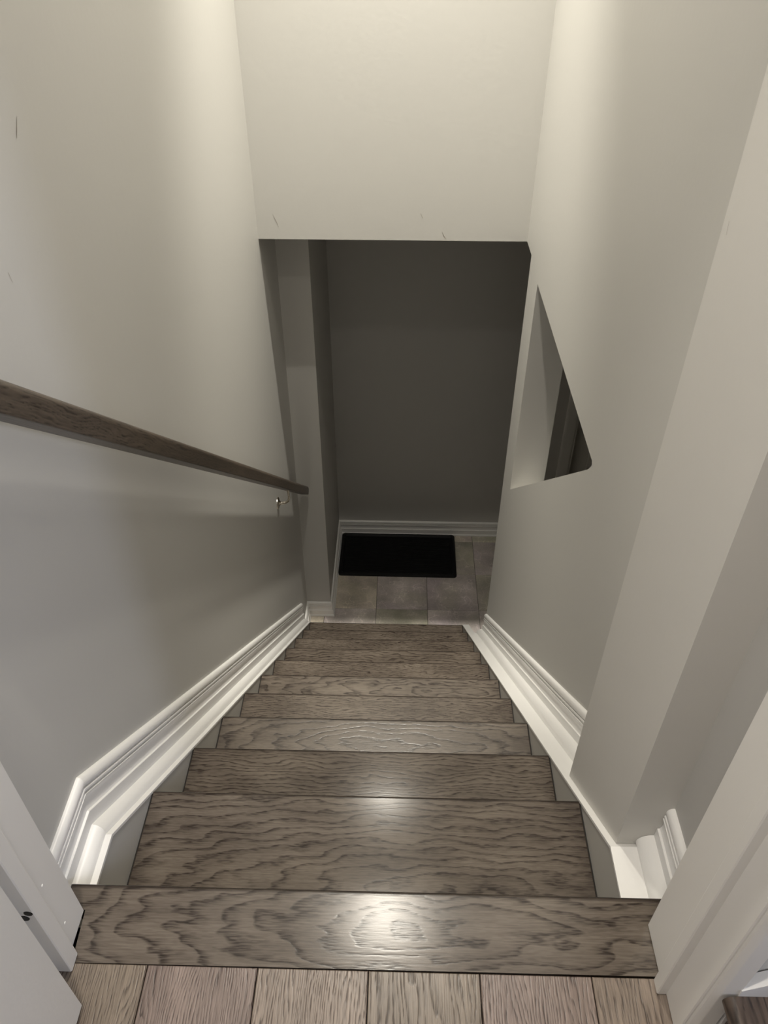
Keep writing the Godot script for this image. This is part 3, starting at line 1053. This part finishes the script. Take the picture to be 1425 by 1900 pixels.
func handrail() -> void:
	var sl := 0.846
	var line := func(z: float, up: float) -> Vector3: return Vector3(-0.4205, 2.861 + sl * z + up, z)
	var t := thing("handrail", "grey brown oak handrail sloping down along the left wall", "handrail", Vector3(0, 0, 0))
	var tex := oak(911, 1024, 128, 2.6, 0.2, Color(0.20, 0.175, 0.155), Color(0.50, 0.455, 0.41), 0.0042, 0.004, Vector2(0.5, 2.2))
	var m := wood(tex, 0.38, 0.05, Color(0.78, 0.76, 0.74))
	var b := Mb.new()
	# profile: x up from the underside, y out from the wall; rounded top, eased bottom edges
	var w := 0.021
	var h := 0.042
	var prof := P2([0, -w + 0.004, 0.001, -w + 0.001, 0.004, -w])
	prof = P2([])
	prof.append(Vector2(0.0, -w + 0.0035)); prof.append(Vector2(0.0, w - 0.0035))
	prof.append(Vector2(0.001, w - 0.001)); prof.append(Vector2(0.0035, w))
	for i in 9:
		var a := PI * i / 8.0
		prof.append(Vector2(h - 0.013 + 0.013 * sin(a), (w - 0.011) * signf(cos(a)) * (1.0 if absf(cos(a)) > 0.01 else 0.0) + 0.011 * cos(a)))
	prof.append(Vector2(0.0035, -w)); prof.append(Vector2(0.001, -w + 0.001))
	sweep(b, [line.call(0.285, 0.0), line.call(-2.255, 0.0)], Vector3.RIGHT, prof, Vector3.ZERO, Vector3.ZERO, 1.0)
	for i in b.uv.size():
		b.uv[i] = Vector2(b.uv[i].x / 2.6, b.uv[i].y / 0.2)
	put("rail", b, m, t)
	var dirv := Vector3(0, sl, 1).normalized()
	var blk := Mb.new()                                             # mounting block under the upper end
	var pb: Vector3 = line.call(0.083, 0.0)
	sweep(blk, [pb, pb + dirv * 0.11], Vector3.RIGHT, P2([-0.012, -0.018, -0.012, 0.019, 0.0005, 0.0195, 0.0005, -0.018]))
	var mb := put("mounting_block", blk, wood(tex, 0.5, 0.05, Color(0.42, 0.40, 0.38)), t)
	mb.set_meta("label", "small dark wooden block under the rail")
	for z in [-1.80, 0.14]:
		var br := Mb.new()
		var up: Vector3 = line.call(z, -0.0015 if z < 0 else -0.016)
		var wall := Vector3(XL, up.y - 0.052, z + 0.022)
		lathe(br, wall, Vector3.RIGHT, [Vector2(0.027, 0.0), Vector2(0.0265, 0.003), Vector2(0.022, 0.0065), Vector2(0.012, 0.009), Vector2(0.008, 0.014), Vector2(0.0, 0.0145)], 28)
		var pts := []
		var rad := []
		for i in 13:
			var a := i / 12.0
			var c0 := wall + Vector3(0.008, 0.0, 0)
			var c1 := wall + Vector3(0.062, -0.004, -0.004)
			var c2 := up + Vector3(0.004, -0.030, 0.006)
			var c3 := up
			pts.append(c0 * pow(1 - a, 3) + c1 * 3 * a * pow(1 - a, 2) + c2 * 3 * a * a * (1 - a) + c3 * pow(a, 3))
			rad.append(lerpf(0.0075, 0.005, minf(1.0, a * 2.0)))
		tube(br, pts, rad)
		put("bracket", br, M.nickel, t)
		var pl := Mb.new()
		var o0: Vector3 = up - dirv * 0.03
		sweep(pl, [o0, up + dirv * 0.03], Vector3.RIGHT, P2([-0.0015, -0.009, -0.0015, 0.009, 0.0015, 0.009, 0.0015, -0.009]))
		put("bracket_plate", pl, M.nickel, t)

func rounded(x0: float, x1: float, z0: float, z1: float, r: float, y: float) -> PackedVector3Array:
	var p := PackedVector3Array()
	for c in [[x1 - r, z1 - r, 0.0], [x0 + r, z1 - r, 0.5], [x0 + r, z0 + r, 1.0], [x1 - r, z0 + r, 1.5]]:
		for i in 7:
			var a: float = PI * (c[2] + 0.5 * i / 6.0)
			p.append(Vector3(c[0] + r * cos(a), y, c[1] + r * sin(a)))
	return p

func doormat() -> void:
	var t := thing("doormat", "black rubber boot mat with a raised rim on the landing tiles", "mat", Vector3(0.0585, 0.0, -2.8375))
	t.rotation.y = -0.006
	var hx := 0.370
	var hz := 0.1955
	var rim := Mb.new()
	var rings := [[0.0, 0.0006, 0.020], [0.0005, 0.012, 0.020], [0.004, 0.017, 0.018], [0.010, 0.0185, 0.015], [0.018, 0.0175, 0.012], [0.0225, 0.012, 0.010], [0.026, 0.0065, 0.009]]
	var loops := []
	for q in rings:
		loops.append(rounded(-hx + q[0], hx - q[0], -hz + q[0], hz - q[0], q[2], q[1]))
	for k in loops.size() - 1:
		var n: int = loops[k].size()
		for i in n:
			var j := (i + 1) % n
			var a: Vector3 = loops[k][i]
			var b2: Vector3 = loops[k][j]
			var c: Vector3 = loops[k + 1][j]
			var d: Vector3 = loops[k + 1][i]
			var nn := (b2 - a).cross(c - a).normalized()
			if nn.y < -0.05 or (absf(nn.y) <= 0.05 and nn.dot(Vector3(a.x, 0, a.z)) < 0.0):
				nn = -nn
			rim.quad(a, b2, c, d, nn)
	put("rim", rim, M.rubber_rim, t)
	var pad := Mb.new()
	pad.poly(rounded(-hx + 0.024, hx - 0.024, -hz + 0.024, hz - 0.024, 0.009, 0.0066), Vector3.UP)
	var rib := 0.012
	var z := -hz + 0.04
	while z < hz - 0.035:                                           # fine ribs along its length
		sweep(pad, [Vector3(-hx + 0.04, 0.0066, z), Vector3(hx - 0.04, 0.0066, z)], Vector3.UP, P2([-0.0024, 0, -0.0012, 0.0016, 0.0012, 0.0016, 0.0024, 0]))
		z += rib
	put("pad", pad, M.rubber, t)
